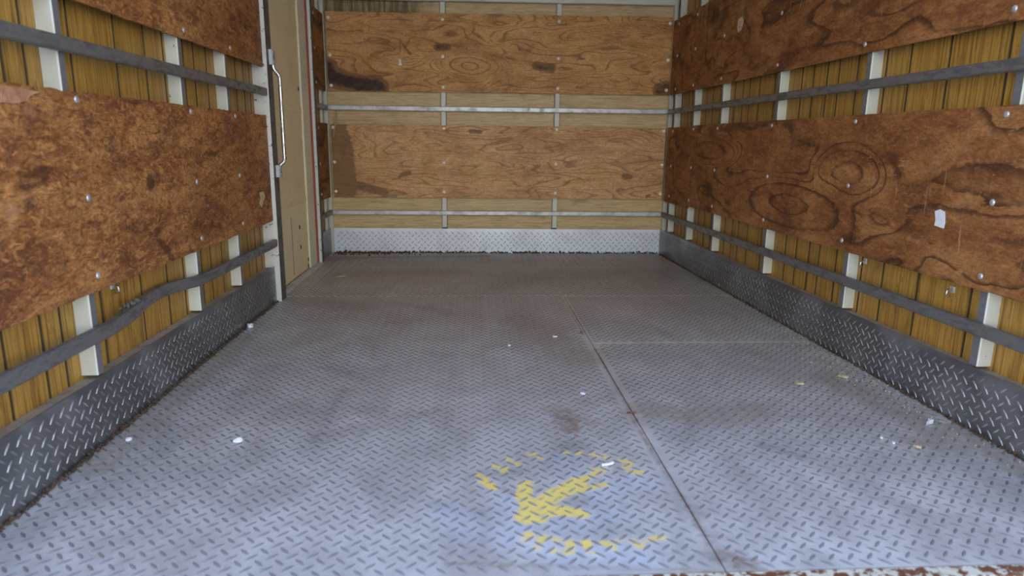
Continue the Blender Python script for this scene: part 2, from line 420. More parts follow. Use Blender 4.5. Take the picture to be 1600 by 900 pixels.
# ------------------------------------------------------------------ tread bars (raised diamonds), joined per plate
def tread(F, u0, u1, z0, z1, pitch, nbase, origin=(0, 0), angle=45, L=0.0310, W=0.0078, H=0.0017, keep=None):
    """Lens-shaped bars on a square lattice, second direction at the cell centres."""
    m = 0.006
    i0 = int((u0 - origin[0]) / pitch) - 1; i1 = int((u1 - origin[0]) / pitch) + 2
    j0 = int((z0 - origin[1]) / pitch) - 1; j1 = int((z1 - origin[1]) / pitch) + 2
    I, J = np.meshgrid(np.arange(i0, i1), np.arange(j0, j1), indexing='ij')
    cs, ang = [], []
    for off, a in ((0, -angle), (0.5, angle)):
        c = np.stack([origin[0] + (I + off) * pitch, origin[1] + (J + off) * pitch], -1).reshape(-1, 2)
        cs.append(c); ang.append(np.full(len(c), math.radians(a)))
    c = np.vstack(cs); a = np.hstack(ang)
    hx = 0.0099
    k = (c[:, 0] > u0 + m + hx - 0.004) & (c[:, 0] < u1 - m - hx + 0.004) & (c[:, 1] > z0 + m + hx - 0.004) & (c[:, 1] < z1 - m - hx + 0.004)
    if keep is not None: k &= keep(c[:, 0], c[:, 1])
    c = c[k]; a = a[k]
    t = np.array([(-.5, 0), (-.3, -.36), (0, -.5), (.3, -.36), (.5, 0), (.3, .36), (0, .5), (-.3, .36)]) * [L, W]
    tt = np.array([(-.36, 0), (0, -.22), (.36, 0), (0, .22)]) * [L, W]
    P2 = np.vstack([t, tt]); hh = np.r_[np.full(8, -0.0006), np.full(4, H)]
    ca, sa = np.cos(a)[:, None], np.sin(a)[:, None]
    U = c[:, :1] + P2[None, :, 0] * ca - P2[None, :, 1] * sa
    Z = c[:, 1:] + P2[None, :, 0] * sa + P2[None, :, 1] * ca
    N = np.broadcast_to(nbase + hh, U.shape)
    f1 = [(0, 1, 8), (1, 9, 8), (1, 2, 9), (2, 3, 9), (3, 10, 9), (3, 4, 10), (4, 5, 10), (5, 11, 10), (5, 6, 11), (6, 7, 11), (7, 8, 11), (7, 0, 8), (8, 9, 10), (8, 10, 11)]
    f1 = np.array(f1)
    faces = (f1[None] + 12 * np.arange(len(c))[:, None, None]).reshape(-1, 3)
    tread.ed = np.tile(np.r_[np.ones(8), np.zeros(4)], len(c)); tread.tp = 1 - tread.ed
    return np.stack([U.ravel(), N.ravel(), Z.ravel()], 1), faces
def tread_obj(name, F, loc, faces, mat, parent, attrs=None, flip=False):
    if len(loc) == 0: return None
    P = F.P(loc[:, 0], loc[:, 1], loc[:, 2])
    # orient outward: test first face against the plate normal
    f = faces[-1]; nn = np.cross(P[f[1]] - P[f[0]], P[f[2]] - P[f[0]])
    out = F.n if hasattr(F, 'n') else np.array([0, 0, 1.0])
    if nn.dot(out) < 0: faces = faces[:, ::-1]
    at = {'wc': wc(loc[:, 0], loc[:, 1], loc[:, 2]), 'ed': tread.ed, 'tp': tread.tp}; at.update(attrs or {})
    o = mk(name, P, faces.tolist(), mat, parent, at, recalc=False)
    o['kind'] = 'stuff'
    return o

# ------------------------------------------------------------------ floor paint, stain and dust maps (metres on the deck)
def fpts(*pp): return [tuple(on_floor(x, y)[:2]) for x, y in pp]
YELLOW = [(fpts((822, 757), (817, 778), (830, 797), (822, 812)), .013), (fpts((826, 800), (858, 778), (905, 752)), .019),
          (fpts((905, 752), (945, 733)), .008), (fpts((838, 790), (872, 796), (908, 803)), .014), (fpts((900, 768), (945, 757)), .008),
          (fpts((858, 802), (888, 800)), .010), (fpts((812, 808), (845, 812)), .012),
          (fpts((755, 752), (772, 762)), .010), (fpts((748, 742), (760, 748)), .005), (fpts((771, 728), (779, 731)), .005), (fpts((785, 737), (790, 731)), .006),
          (fpts((793, 717), (799, 720)), .006), (fpts((806, 724), (811, 727)), .006), (fpts((824, 709), (836, 709)), .006), (fpts((843, 714), (846, 716)), .005),
          (fpts((882, 707), (888, 708)), .006), (fpts((904, 709), (908, 708)), .006), (fpts((926, 709), (934, 712)), .007), (fpts((944, 712), (950, 717)), .007),
          (fpts((968, 719), (986, 722)), .008), (fpts((976, 730), (984, 727)), .006), (fpts((984, 738), (1004, 737)), .007), (fpts((922, 732), (930, 733)), .004),
          (fpts((820, 843), (826, 834)), .008), (fpts((843, 845), (852, 839)), .007), (fpts((836, 855), (840, 857)), .005), (fpts((866, 844), (872, 844)), .007),
          (fpts((864, 861), (868, 861)), .005), (fpts((890, 848), (892, 852)), .008), (fpts((886, 864), (892, 861)), .007), (fpts((916, 848), (917, 853)), .009),
          (fpts((920, 862), (932, 866)), .005), (fpts((942, 847), (958, 857)), .006), (fpts((962, 846), (968, 845)), .004), (fpts((990, 846), (1002, 855)), .005),
          (fpts((1012, 844), (1022, 842)), .005), (fpts((1030, 840), (1036, 839)), .005)]
WHITE = [(fpts((880, 720), (895, 745)), .030), (fpts((935, 775), (1000, 745), (1015, 755)), .030), (fpts((790, 815), (800, 840)), .035),
         (fpts((780, 775), (800, 790)), .030), (fpts((880, 820), (960, 800)), .030), (fpts((700, 800), (730, 830)), .03), (fpts((860, 860), (1000, 870)), .03)]
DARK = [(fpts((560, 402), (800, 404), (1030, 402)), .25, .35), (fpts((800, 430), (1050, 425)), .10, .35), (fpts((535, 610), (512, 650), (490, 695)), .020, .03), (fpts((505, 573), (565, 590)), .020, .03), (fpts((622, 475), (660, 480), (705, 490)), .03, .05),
        (fpts((610, 505), (650, 500)), .02, .06), (fpts((1190, 695), (1250, 712)), .010, .03), (fpts((650, 650), (690, 640)), .015, .04),
        (fpts((740, 745), (810, 735)), .010, .03), (fpts((690, 790), (760, 805)), .012, .04), (fpts((900, 690), (860, 720)), .012, .04),
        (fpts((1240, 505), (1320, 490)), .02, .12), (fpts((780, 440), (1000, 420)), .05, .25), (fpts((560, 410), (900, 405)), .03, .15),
        (fpts((1160, 395), (1060, 410)), .03, .1), (fpts((905, 519), (912, 523)), .004, .008), (fpts((1070, 785), (1100, 830)), .012, .03),
        (fpts((560, 640), (600, 640)), .012, .03)]
RUSTY = [(fpts((520, 402), (600, 402), (760, 400)), .02, .06), (fpts((525, 405), (560, 403)), .05, .06), (fpts((880, 650), (892, 672)), .015, .06),
         (fpts((985, 645), (1010, 690), (1110, 850)), .004, .012), (fpts((930, 545), (985, 645)), .003, .010), (fpts((875, 462), (912, 522)), .003, .012),
         (fpts((1130, 870), (1170, 885)), .015, .05), (fpts((980, 645), (995, 647)), .003, .004), (fpts((770, 760), (800, 770)), .008, .02)]
DUST = [(fpts((1290, 590), (1360, 620), (1420, 650), (1470, 680)), .035, .10), (fpts((1330, 560), (1200, 480), (1080, 430)), .02, .06),
        (fpts((1430, 690), (1500, 700)), .02, .06), (fpts((1000, 640), (1130, 655), (1180, 640)), .03, .12), (fpts((380, 530), (300, 600), (150, 730)), .03, .08),
        (fpts((540, 428), (700, 425)), .05, .2), (fpts((820, 500), (900, 560)), .05, .2), (fpts((560, 480), (480, 470)), .05, .15), (fpts((1600, 740), (1500, 670)), .02, .05),
        (fpts((700, 880), (1130, 893)), .004, .012), (fpts((870, 640), (910, 660)), .02, .08)]
def floor_maps(x, y):
    yl = np.zeros(np.shape(x)); wh = yl.copy(); rs = yl.copy(); dk = yl.copy(); du = yl.copy()
    for p, r in YELLOW: yl = np.maximum(yl, (1.0 if r > .0085 else 0.8) * sm(seg_dist(x, y, p), r * (0.95 if r > .0125 else 0.75), 0.013))
    for p, r in WHITE: wh = np.maximum(wh, 0.9 * sm(seg_dist(x, y, p), r * 0.5, 0.09))
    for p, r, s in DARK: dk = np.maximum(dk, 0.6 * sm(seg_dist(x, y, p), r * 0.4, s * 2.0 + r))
    for p, r, s in RUSTY: rs = np.maximum(rs, 0.7 * sm(seg_dist(x, y, p), r, s))
    for p, r, s in DUST: du = np.maximum(du, 0.75 * sm(seg_dist(x, y, p), r, s))
    return {'fm': np.stack([yl, wh, rs], -1), 'fd': dk, 'fu': du}

# ------------------------------------------------------------------ structure: ground, floor, shell
Y_SILL, X_SEAM, Y_CROSS, Y_FAR = 1.057, 0.459, 2.47, 3.29
def xr(y): return 1.31 + (4.44 - y) * 0.0195               # right wall plane at depth y

gv = np.array([(-14, -16, -1.0), (14, -16, -1.0), (14, 14, -1.0), (-14, 14, -1.0), (-14, -16, -1.2), (14, -16, -1.2), (14, 14, -1.2), (-14, 14, -1.2)], float)
BOXF = [(0, 1, 2, 3), (4, 7, 6, 5), (0, 4, 5, 1), (1, 5, 6, 2), (2, 6, 7, 3), (3, 7, 4, 0)]
tag(mk('ground', gv, BOXF, M['ground']), 'grey concrete ground under the truck, outside the open rear', 'ground', kind='structure')

fv = []
for z in (-0.006, -0.10):
    fv += [(-1.02, Y_SILL, z), (1.40, Y_SILL, z), (1.36, 4.70, z), (-1.02, 4.70, z)]
floor = tag(mk('floor', fv, BOXF, M['subfloor']), 'worn grey steel tread plate floor of the truck box', 'floor', kind='structure')

def floor_plate(u0, u1f, z0, z1, step, origin, u0f=None):
    """u1f: right edge as a function of depth."""
    nu = max(2, int((u1f(z0) - u0) / step)); nz = max(2, int((z1 - z0) / step))
    T, Z = np.meshgrid(np.linspace(0, 1, nu + 1), np.linspace(z0, z1, nz + 1), indexing='ij')
    U = u0 + T * (np.vectorize(u1f)(Z) - u0)
    loc, faces = slab_geo(0, 1, z0, z1, -0.0055, 0.0, 1e9)
    # rebuild with the grid above
    wave = 0.0006 * (fbm(U * 3, Z * 3, 5, 2) - 0.5)
    idx = np.arange(U.size).reshape(U.shape)
    front = np.stack([U.ravel(), wave.ravel(), Z.ravel()], 1)
    q = np.stack([idx[:-1, :-1], idx[1:, :-1], idx[1:, 1:], idx[:-1, 1:]], -1).reshape(-1, 4)
    ring = list(idx[:, 0]) + list(idx[-1, 1:]) + list(idx[-2::-1, -1]) + list(idx[0, -2:0:-1])
    back = front[ring].copy(); back[:, 1] = -0.0058
    nb = len(front); k = len(ring)
    faces = q.tolist() + [[ring[i], nb + i, nb + (i + 1) % k, ring[(i + 1) % k]] for i in range(k)] + [[nb + i for i in range(k)]]
    loc = np.vstack([front, back])
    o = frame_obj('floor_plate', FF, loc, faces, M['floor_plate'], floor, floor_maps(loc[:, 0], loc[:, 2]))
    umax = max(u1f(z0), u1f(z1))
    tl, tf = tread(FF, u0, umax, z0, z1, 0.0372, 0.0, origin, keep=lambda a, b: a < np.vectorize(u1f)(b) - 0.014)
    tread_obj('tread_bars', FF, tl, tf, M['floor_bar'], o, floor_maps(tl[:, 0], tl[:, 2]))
    return o
XFL = XL + 0.004
floor_plate(XFL, lambda y: X_SEAM - 0.0016, Y_SILL + 0.002, Y_FAR - 0.0015, 0.011, (-0.095, 1.379))
floor_plate(X_SEAM + 0.0016, lambda y: xr(y) - 0.004, Y_SILL + 0.002, Y_CROSS - 0.0025, 0.011, (0.471, 1.075))
floor_plate(X_SEAM + 0.0016, lambda y: xr(y) - 0.004, Y_CROSS + 0.0025, Y_FAR - 0.0015, 0.014, (0.478, 2.50))
floor_plate(XFL - 0.03, lambda y: xr(y) - 0.004, Y_FAR + 0.0015, 4.615, 0.02, (-0.93, 3.31))

tag(hbar('trim_1', FR, 0, 0, 0, 0, 0, 0, M['sill_paint']) if False else mk('trim_1',
    [(-1.0, Y_SILL - 0.022, 0.001), (1.42, Y_SILL - 0.034, 0.001), (1.42, Y_SILL - 0.003, 0.001), (-1.0, Y_SILL - 0.001, 0.001),
     (-1.0, Y_SILL - 0.022, -0.12), (1.42, Y_SILL - 0.034, -0.12), (1.42, Y_SILL - 0.003, -0.12), (-1.0, Y_SILL - 0.001, -0.12)], BOXF, M['sill_paint'],
    attrs={'wc': [(-1, 0, 0), (1.4, 0, 0), (1.4, .03, 0), (-1, .03, 0), (-1, 0, .12), (1.4, 0, .12), (1.4, .03, .12), (-1, .03, .12)]}),
    'rusty cream painted rear sill at the near edge of the floor', 'sill', kind='structure')

ZT = 2.02
Y0 = Y_SILL
LIN = -0.040                                   # lining face, behind the stud faces
wl = tag(box('wall_left', FL, Y0, 4.70, -0.085, -0.055, -0.05, ZT, M['outer']), 'left wall of the truck box, printed wood lining between white steel studs', 'wall', kind='structure')
wr = tag(box('wall_right', FR, -0.22, 4.44 - Y0 - 0.0, -0.085, -0.055, -0.05, ZT, M['outer']), 'right wall of the truck box, printed wood lining between white steel studs', 'wall', kind='structure')
wb = tag(box('wall_back', FB, -0.10, 2.36, -0.085, -0.055, -0.05, ZT, M['outer']), 'front bulkhead at the far end, horizontal wood lining between white studs', 'wall', kind='structure')
cl = [(-1.03, Y0, ZT), (1.43, Y0, ZT), (1.43, 4.74, ZT), (-1.03, 4.74, ZT), (-1.03, Y0, ZT + .03), (1.43, Y0, ZT + .03), (1.43, 4.74, ZT + .03), (-1.03, 4.74, ZT + .03)]
tag(mk('ceiling', cl, BOXF, M['ceiling'], attrs={'wc': cl}), 'pale roof panel of the truck box', 'ceiling', kind='structure')

# posts and header framing the open rear, just outside the picture
for k, (F, a, b, n1, lab) in enumerate(((FL, Y0 - 0.05, Y0 + 0.012, 0.004, 'left'), (FR, 4.44 - Y0 - 0.012, 4.44 - Y0 + 0.05, 0.004, 'right'))):
    tag(vbar('trim_%d' % (k + 2), F, a, b, -0.095, n1, -0.12, ZT + 0.05, M['white_paint'], None, 0.004), 'white painted %s post framing the open rear of the truck box' % lab, 'trim', kind='structure')
tag(mk('trim_4', [(-1.03, Y0 - .05, ZT - .02), (1.46, Y0 - .05, ZT - .02), (1.46, Y0 + .01, ZT - .02), (-1.03, Y0 + .01, ZT - .02),
                  (-1.03, Y0 - .05, ZT + .05), (1.46, Y0 - .05, ZT + .05), (1.46, Y0 + .01, ZT + .05), (-1.03, Y0 + .01, ZT + .05)], BOXF, M['white_paint'], attrs={'wc': [(i * .3, i * .2, 0) for i in range(8)]}),
    'white painted header above the open rear of the truck box', 'trim', kind='structure')
rnd = random.Random(4)
def planks(F, edges, parent, z0=0.16, z1=ZT):
    for a, b in zip(edges[:-1], edges[1:]):
        g = 0.0021
        V, Fc = bar_geo(rect_prof(-0.055, LIN, a + g, b - g, 0.0025), [(z0, 0, 0), (z1, 0, 0)])
        o = frame_obj('plank', F, V[:, [2, 1, 0]], Fc, M['lining'], parent)
        o.data.materials.append(M['outer'])
        for p in o.data.polygons:
            if abs(p.normal.dot(Vector(F.d))) > 0.5: p.material_index = 1
def edges_between(a, b, fixed):
    e = [a] + [x for x in fixed if a < x < b]
    r = random.Random(11); wd = [0.075, 0.125, 0.10, 0.15, 0.09, 0.06]
    x = max(e)
    while x < b - 0.16:
        x += r.choice(wd); e.append(x)
    e.append(b); return sorted(e)
planks(FL, edges_between(Y0, 3.24, [1.16, 1.27, 1.40, 1.526, 1.60, 1.78, 1.998, 2.17, 2.295, 2.38, 2.45, 2.535, 2.65, 2.80, 2.862, 2.96, 3.06, 3.14]), wl)
planks(FL, [4.25, 4.36, 4.49, 4.62], wl)
planks(FR, edges_between(-0.2, 3.38, [-0.1, 0.02, 0.16, 0.23, 0.36, 0.47, 0.57, 0.68, 0.76, 0.88, 0.98, 1.06, 1.17, 1.33, 1.40, 1.578, 1.672, 1.778, 1.859, 1.982, 2.06, 2.15, 2.273, 2.45, 2.673, 2.74, 2.90, 3.02, 3.2, 3.29]), wr)

def stud(F, u0, parent, wdt=0.030, dep=0.0, z0=0.176, z1=ZT, lean=0.0):
    o = vbar('stud', F, u0, u0 + wdt, LIN - 0.002, dep, z0, z1, M['white_paint'], parent, 0.003, lean)
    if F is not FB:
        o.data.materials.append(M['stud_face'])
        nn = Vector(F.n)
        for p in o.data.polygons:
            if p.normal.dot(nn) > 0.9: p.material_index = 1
    return o
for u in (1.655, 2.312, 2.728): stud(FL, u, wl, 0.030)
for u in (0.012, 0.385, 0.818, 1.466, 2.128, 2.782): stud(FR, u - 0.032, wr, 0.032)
for u in (0.733, 1.490): stud(FB, u, wb, 0.033)

# lining of the back wall, one sheet per bay
for a, b in ((-0.06, 0.733 - 0.0), (0.766, 1.490), (1.523, 2.30)):
    V, Fc = bar_geo(rect_prof(-0.055, LIN + 0.018, a + 0.002, b - 0.002, 0.002), [(0.15, 0, 0), (ZT, 0, 0)])
    frame_obj('lining_sheet', FB, V[:, [2, 1, 0]], Fc, M['lining_back'], wb)
vbar('corner_post', FB, -0.038, -0.010, -0.05, 0.014, 0.0, ZT, M['white_paint'], wb)
vbar('corner_post', FB, 2.254, 2.281, -0.05, 0.030, 0.0, ZT, M['white_paint'], wb)

# ledges on top of the kick plates (steel channel behind each plate)
def ledge(F, u0, u1, parent, z=0.165, n0=LIN - 0.01, n1=-0.001):
    hbar('ledge', F, u0, u1, n0, n1, z - 0.016, z, M['ledge'], parent, 0.002)
ledge(FL, Y0, 3.185, wl); ledge(FR, -0.15, 3.38, wr); ledge(FB, -0.01, 2.255, wb, 0.160, -0.03)

# ------------------------------------------------------------------ side door in the left wall
DN = -0.042                                    # door face behind the stud faces
door = tag(box('door_1', FL, 3.27, 4.22, DN - 0.012, DN - 0.006, 0.0, ZT, M['door_cream']), 'cream painted sliding side door in the left wall', 'door', kind='structure')
dv, df = slab_geo(3.28, 4.06, 0.006, ZT - 0.01, DN - 0.006, DN, 0.05)
frame_obj('door_leaf', FL, dv, df, M['door_cream'], door)
for z, hh, t in ((0.920, 0.018, 0.004), (0.418, 0.016, 0.003), (1.52, 0.018, 0.004)):
    hbar('door_rib', FL, 3.30, 4.05, DN - 0.002, DN + t, z - hh, z + hh, M['door_cream'], door, 0.003)
for z in (0.345, 0.79):
    hbar('panel_joint', FL, 3.30, 4.05, DN - 0.003, DN + 0.0012, z - 0.002, z + 0.002, M['trim_cream'], door, 0.0008)
vbar('panel_joint', FL, 3.688, 3.692, DN - 0.003, DN + 0.0008, 0.03, 0.34, M['black'], door, 0.0003)
tr = vbar('door_trim', FL, 4.04, 4.205, DN - 0.004, DN + 0.010, 0.005, ZT - 0.01, M['trim_cream'], door, 0.003)
vbar('door_seal', FL, 4.205, 4.223, DN - 0.004, DN + 0.020, 0.005, ZT - 0.01, M['seal_red'], door, 0.005)
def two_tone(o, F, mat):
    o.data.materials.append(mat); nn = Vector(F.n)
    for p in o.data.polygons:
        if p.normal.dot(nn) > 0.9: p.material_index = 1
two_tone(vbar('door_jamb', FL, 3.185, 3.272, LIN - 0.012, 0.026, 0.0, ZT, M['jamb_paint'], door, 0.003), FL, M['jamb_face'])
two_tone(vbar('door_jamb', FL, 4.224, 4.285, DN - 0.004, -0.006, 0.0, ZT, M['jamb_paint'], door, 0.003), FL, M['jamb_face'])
hbar('door_sill', FL, 3.30, 4.22, DN + 0.004, 0.010, -0.004, 0.006, M['rail_galv'], door, 0.002)
# oblong bolt holes in the door skin
def hole(u, z, hu, hz):
    pts = [(math.cos(t) * hu, math.sin(t) * hz) for t in np.linspace(0, 2 * math.pi, 11)[:-1]]
    V = [(u + a, DN + 0.0012, z + b) for a, b in pts] + [(u + a, DN - 0.002, z + b) for a, b in pts]
    Fc = [tuple(range(10)), tuple(range(19, 9, -1))] + [(i, (i + 1) % 10, 10 + (i + 1) % 10, 10 + i) for i in range(10)]
    frame_obj('bolt_hole', FL, np.array(V), Fc, M['black'], door)
for px, py in ((468, 355), (470, 386), (441.5, 393), (441.5, 398), (482, 405), (487, 399), (482, 415), (425, 126), (466, 139), (472, 141)):
    u, z = on_wall(FL, px, py, DN)
    hole(u, z, 0.011, 0.013)

# ------------------------------------------------------------------ plywood panels
def bolt_mesh(F, name='bolt', r=0.0095, h=0.005, mat=M['bolt']):
    loc = []; prof = [(1.0, 0.0), (0.92, 0.45), (0.62, 0.82)]
    for rr, hh in prof:
        for k in range(12):
            t = 2 * math.pi * k / 12; loc.append((r * rr * math.cos(t), h * hh, r * rr * math.sin(t)))
    loc.append((0, h, 0)); loc.append((0, -0.001, 0)); loc = np.array(loc); faces = []
    for i in range(2):
        for k in range(12):
            k2 = (k + 1) % 12; faces.append((i * 12 + k, i * 12 + k2, (i + 1) * 12 + k2, (i + 1) * 12 + k))
    for k in range(12):
        faces.append((24 + k, 24 + (k + 1) % 12, 36)); faces.append(((k + 1) % 12, k, 37))
    P = F.P(loc[:, 0], loc[:, 1], loc[:, 2]) - F.o
    me = bpy.data.meshes.new(name); me.from_pydata(P.tolist(), [], faces)
    bm = bmesh.new(); bm.from_mesh(me); bmesh.ops.recalc_face_normals(bm, faces=bm.faces); bm.to_mesh(me); bm.free()
    at = me.attributes.new('wc', 'FLOAT_VECTOR', 'POINT'); at.data.foreach_set('vector', wc(loc[:, 0], loc[:, 1], loc[:, 2]).ravel())
    me.polygons.foreach_set('use_smooth', [True] * len(me.polygons)); me.materials.append(mat)
    return me
BOLT = {id(FL): bolt_mesh(FL), id(FR): bolt_mesh(FR), id(FB): bolt_mesh(FB, r=0.0115, h=0.006, mat=M['bolt_bright']), id(FN): bolt_mesh(FN)}

def panel(F, u0, u1, z0, z1, mat, label, bolts, th=0.009, seed=1, K=5.0, rings=(), stains=(), lights=(), rough=0.0015, step=0.012, group=None, su=0.55, sz=0.15, n0=0.001):
    rs = np.random.RandomState(seed)
    def edge(U, Z):
        a = (fbm(U * 25, Z * 25, seed + 3, 3) - 0.5) * 2; b = (fbm(U * 25 + 9, Z * 25 + 4, seed + 7, 3) - 0.5) * 2
        return a * rough * 0.6, b * rough
    V, Fc = slab_geo(u0, u1, z0, z1, n0, n0 + th, step, edge)
    u, z = V[:, 0], V[:, 2]
    wu = (fbm(u * 5, z * 9, seed + 20, 3) - 0.5); wz = (fbm(u * 4 + 7, z * 8, seed + 30, 3) - 0.5)
    ph = K * fbm(u / su + wu * 0.3, z / sz + wz * 0.5, seed, 3)
    for (cu, cz, a, b, k, infl) in rings:
        r = np.hypot((u - cu + wu * 0.06) / a, (z - cz + wz * 0.03) / b)
        wgt = np.clip((infl - r) / (infl * 0.45), 0, 1); wgt = wgt * wgt * (3 - 2 * wgt)
        ph = ph * (1 - wgt) + wgt * (r * k)
    st = np.zeros(len(V)); lt = np.zeros(len(V))
    for pts, r, s, amt in stains: st = np.maximum(st, amt * sm(seg_dist(u, z, pts), r, s))
    for pts, r, s, amt in lights: lt = np.maximum(lt, amt * sm(seg_dist(u, z, pts), r, s))
    o = frame_obj('plywood_panel', F, V, Fc, mat, None, {'ph': ph, 'st': st, 'lt': lt})
    tag(o, label, 'panel', group)
    for bu, bz in bolts:
        link('bolt', BOLT[id(F)], F.P(bu, n0 + th - 0.0003, bz), o)
    return o
def wp(F, *pp): return [on_wall(F, x, y) for x, y in pp]
GP = 'plywood panels lining the truck walls'
# left wall
panel(FL, Y0 + 0.02, 3.183, 0.386, 0.863, M['ply_left'], 'dark scuffed plywood panel on the left wall, lower of its two long panels',
      [(a, b) for a in (1.690, 2.345, 2.773) for b in (0.845, 0.615, 0.424)], seed=3, K=4.0, rough=0.004, group=GP,
      stains=[(wp(FL, (28, 282), (60, 280)), .01, .05, 0.48), (wp(FL, (40, 320),), .01, .04, 0.42), (wp(FL, (240, 365), (262, 400)), .012, .04, 0.45), (wp(FL, (230, 285),), .01, .04, .6),
              (wp(FL, (195, 158), (215, 160)), .006, .015, 0.42), (wp(FL, (30, 215), (60, 190)), .01, .05, 0.33), (wp(FL, (0, 420), (120, 400)), .02, .06, 0.30), (wp(FL, (355, 270), (330, 280)), .02, .04, 0.33)],
      lights=[(wp(FL, (10, 340),), .02, .03, .6), (wp(FL, (108, 290),), .006, .012, .8), (wp(FL, (110, 370), (105, 385)), .01, .03, .55), (wp(FL, (250, 215), (300, 190)), .01, .05, .42), (wp(FL, (20, 190), (40, 170)), .01, .06, .5)])
panel(FL, Y0 + 0.02, 3.183, 1.071, 1.556, M['ply_left'], 'reddish plywood panel on the left wall above the upper rail',
      [(a, b) for a in (1.690, 2.348, 2.771) for b in (1.530, 1.310, 1.098)], seed=9, K=4.0, rough=0.002, group=GP)
# right wall
cu, cz = on_wall(FR, 1234, 320)
ring_big = (cu, cz, 0.205, 0.050, 0.98, 3.4)
c2 = on_wall(FR, 1325, 270); c3 = on_wall(FR, 1110, 235)
lab = on_wall(FR, 1468, 342)
panel(FR, 0.402, 3.36, 0.384, 0.862, M['ply_side'], 'long dark plywood panel with oval grain rings on the right wall, below the upper rail',
      [(a, b) for a in (0.80, 1.443, 2.089, 2.756, 3.33) for b in (0.84, 0.617, 0.421)] + [(0.42, 0.84), (0.42, 0.617), (0.42, 0.421)], seed=21, K=5.5, su=0.7, sz=0.17, group=GP,
      rings=[(c2[0], c2[1], 0.12, 0.05, 1.0, 2.6), (c3[0], c3[1], 0.25, 0.05, 0.9, 2.2), ring_big],
      stains=[(wp(FR, (1340, 330), (1400, 332)), .008, .04, 0.36), (wp(FR, (1450, 385), (1490, 390)), .008, .03, 0.30), (wp(FR, (1520, 400), (1600, 440)), .02, .05, 0.27), (wp(FR, (1450, 185), (1530, 190)), .02, .05, 0.27)],
      lights=[(wp(FR, (1370, 270), (1372, 300)), .004, .02, .55), (wp(FR, (1420, 370), (1460, 385)), .004, .02, .55), (wp(FR, (1444, 240),), .004, .01, .6), (wp(FR, (1309, 324),), .008, .012, .6), (wp(FR, (1580, 300), (1600, 320)), .02, .05, .45)])
panel(FR, -0.088, 0.398, 0.372, 0.858, M['ply_side'], 'short plain plywood panel on the right wall by the far corner, below the upper rail',
      [(0.03, 0.835), (0.03, 0.612), (0.03, 0.416), (0.30, 0.835), (0.30, 0.612), (0.30, 0.416)][:3], seed=33, K=3.5, su=0.3, sz=0.3, group=GP)
panel(FR, 0.70, 3.36, 1.066, 1.556, M['ply_side'], 'long dark plywood panel on the right wall above the upper rail, with torn patch',
      [(a, b) for a in (0.80, 1.444, 2.092, 2.727, 3.33) for b in (1.53, 1.31, 1.096)], seed=45, K=5.0, su=0.7, sz=0.17, group=GP,
      lights=[(wp(FR, (1340, 30), (1385, 28)), .006, .02, .55), (wp(FR, (1410, 60), (1420, 58)), .006, .02, .5), (wp(FR, (1118, 90),), .015, .03, .45)])
panel(FR, -0.088, 0.696, 1.066, 1.525, M['ply_side'], 'short dark plywood panel on the right wall by the far corner, above the upper rail',
      [(a, b) for a in (0.03, 0.365) for b in (1.49, 1.30, 1.096)], seed=52, K=4.5, su=0.22, sz=0.35, group=GP, stains=[(wp(FR, (1082, 75), (1084, 95)), .01, .03, 0.42), (wp(FR, (1118, 20),), .01, .03, 0.42)])
# back wall
bcols = (0.012, 0.749, 1.506, 2.233)
S = lambda *pp: wp(FB, *pp)
panel(FB, 0.002, 2.253, 1.071, 1.559, M['ply_back'], 'amber plywood panel on the back wall, upper of two, black stain in its corner',
      [(u + (0.008 if u < .1 else 0), z) for u in bcols for z in (1.522, 1.294, 1.103)], seed=61, K=13.0, group=GP, su=0.75, sz=0.13,
      rings=[(0.92, 1.24, 0.075, 0.028, 1.0, 4.2)],
      stains=[(S((513, 105), (520, 120), (560, 132), (590, 133)), .028, .06, .95), (S((513, 130), (600, 137)), .012, .05, .8), (S((684, 73), (698, 74)), .012, .03, .8), (S((838, 103), (862, 106)), .014, .03, .78),
              (S((1040, 138), (1030, 142)), .02, .05, .85), (S((630, 70), (642, 85)), .003, .02, .55)])
panel(FB, 0.006, 2.245, 0.379, 0.858, M['ply_back_low'], 'dry tan plywood panel on the back wall, lower one, dark water stain down its side',
      [(u + (0.008 if u < .1 else 0), z) for u in bcols for z in (0.838, 0.612, 0.417)], seed=74, K=14.0, group=GP, su=0.9, sz=0.12,
      stains=[(S((524, 200), (535, 240), (540, 295)), .055, .07, .62), (S((540, 285), (600, 300)), .008, .05, .65), (S((735, 205), (750, 206)), .006, .02, .7), (S((975, 275), (985, 276)), .006, .03, .6), (S((1010, 306), (1015, 305)), .004, .015, .7), (S((625, 275), (640, 270)), .006, .03, .55)])
# narrow strip past the door
panel(FN, 4.30, 4.615, 1.066, 1.54, M['ply_side'], 'narrow dark plywood strip between side door and far corner, upper one', [(4.34, 1.5), (4.34, 1.3), (4.34, 1.1)], seed=81, K=2, group=GP)
panel(FN, 4.30, 4.615, 0.380, 0.862, M['ply_side'], 'narrow dark plywood strip between side door and far corner, lower one', [(4.34, .83), (4.34, .61), (4.34, .42)], seed=82, K=2, group=GP)
vbar('stud', FN, 4.52, 4.56, -0.04, -0.001, 0.15, ZT, M['white_paint'], wl)

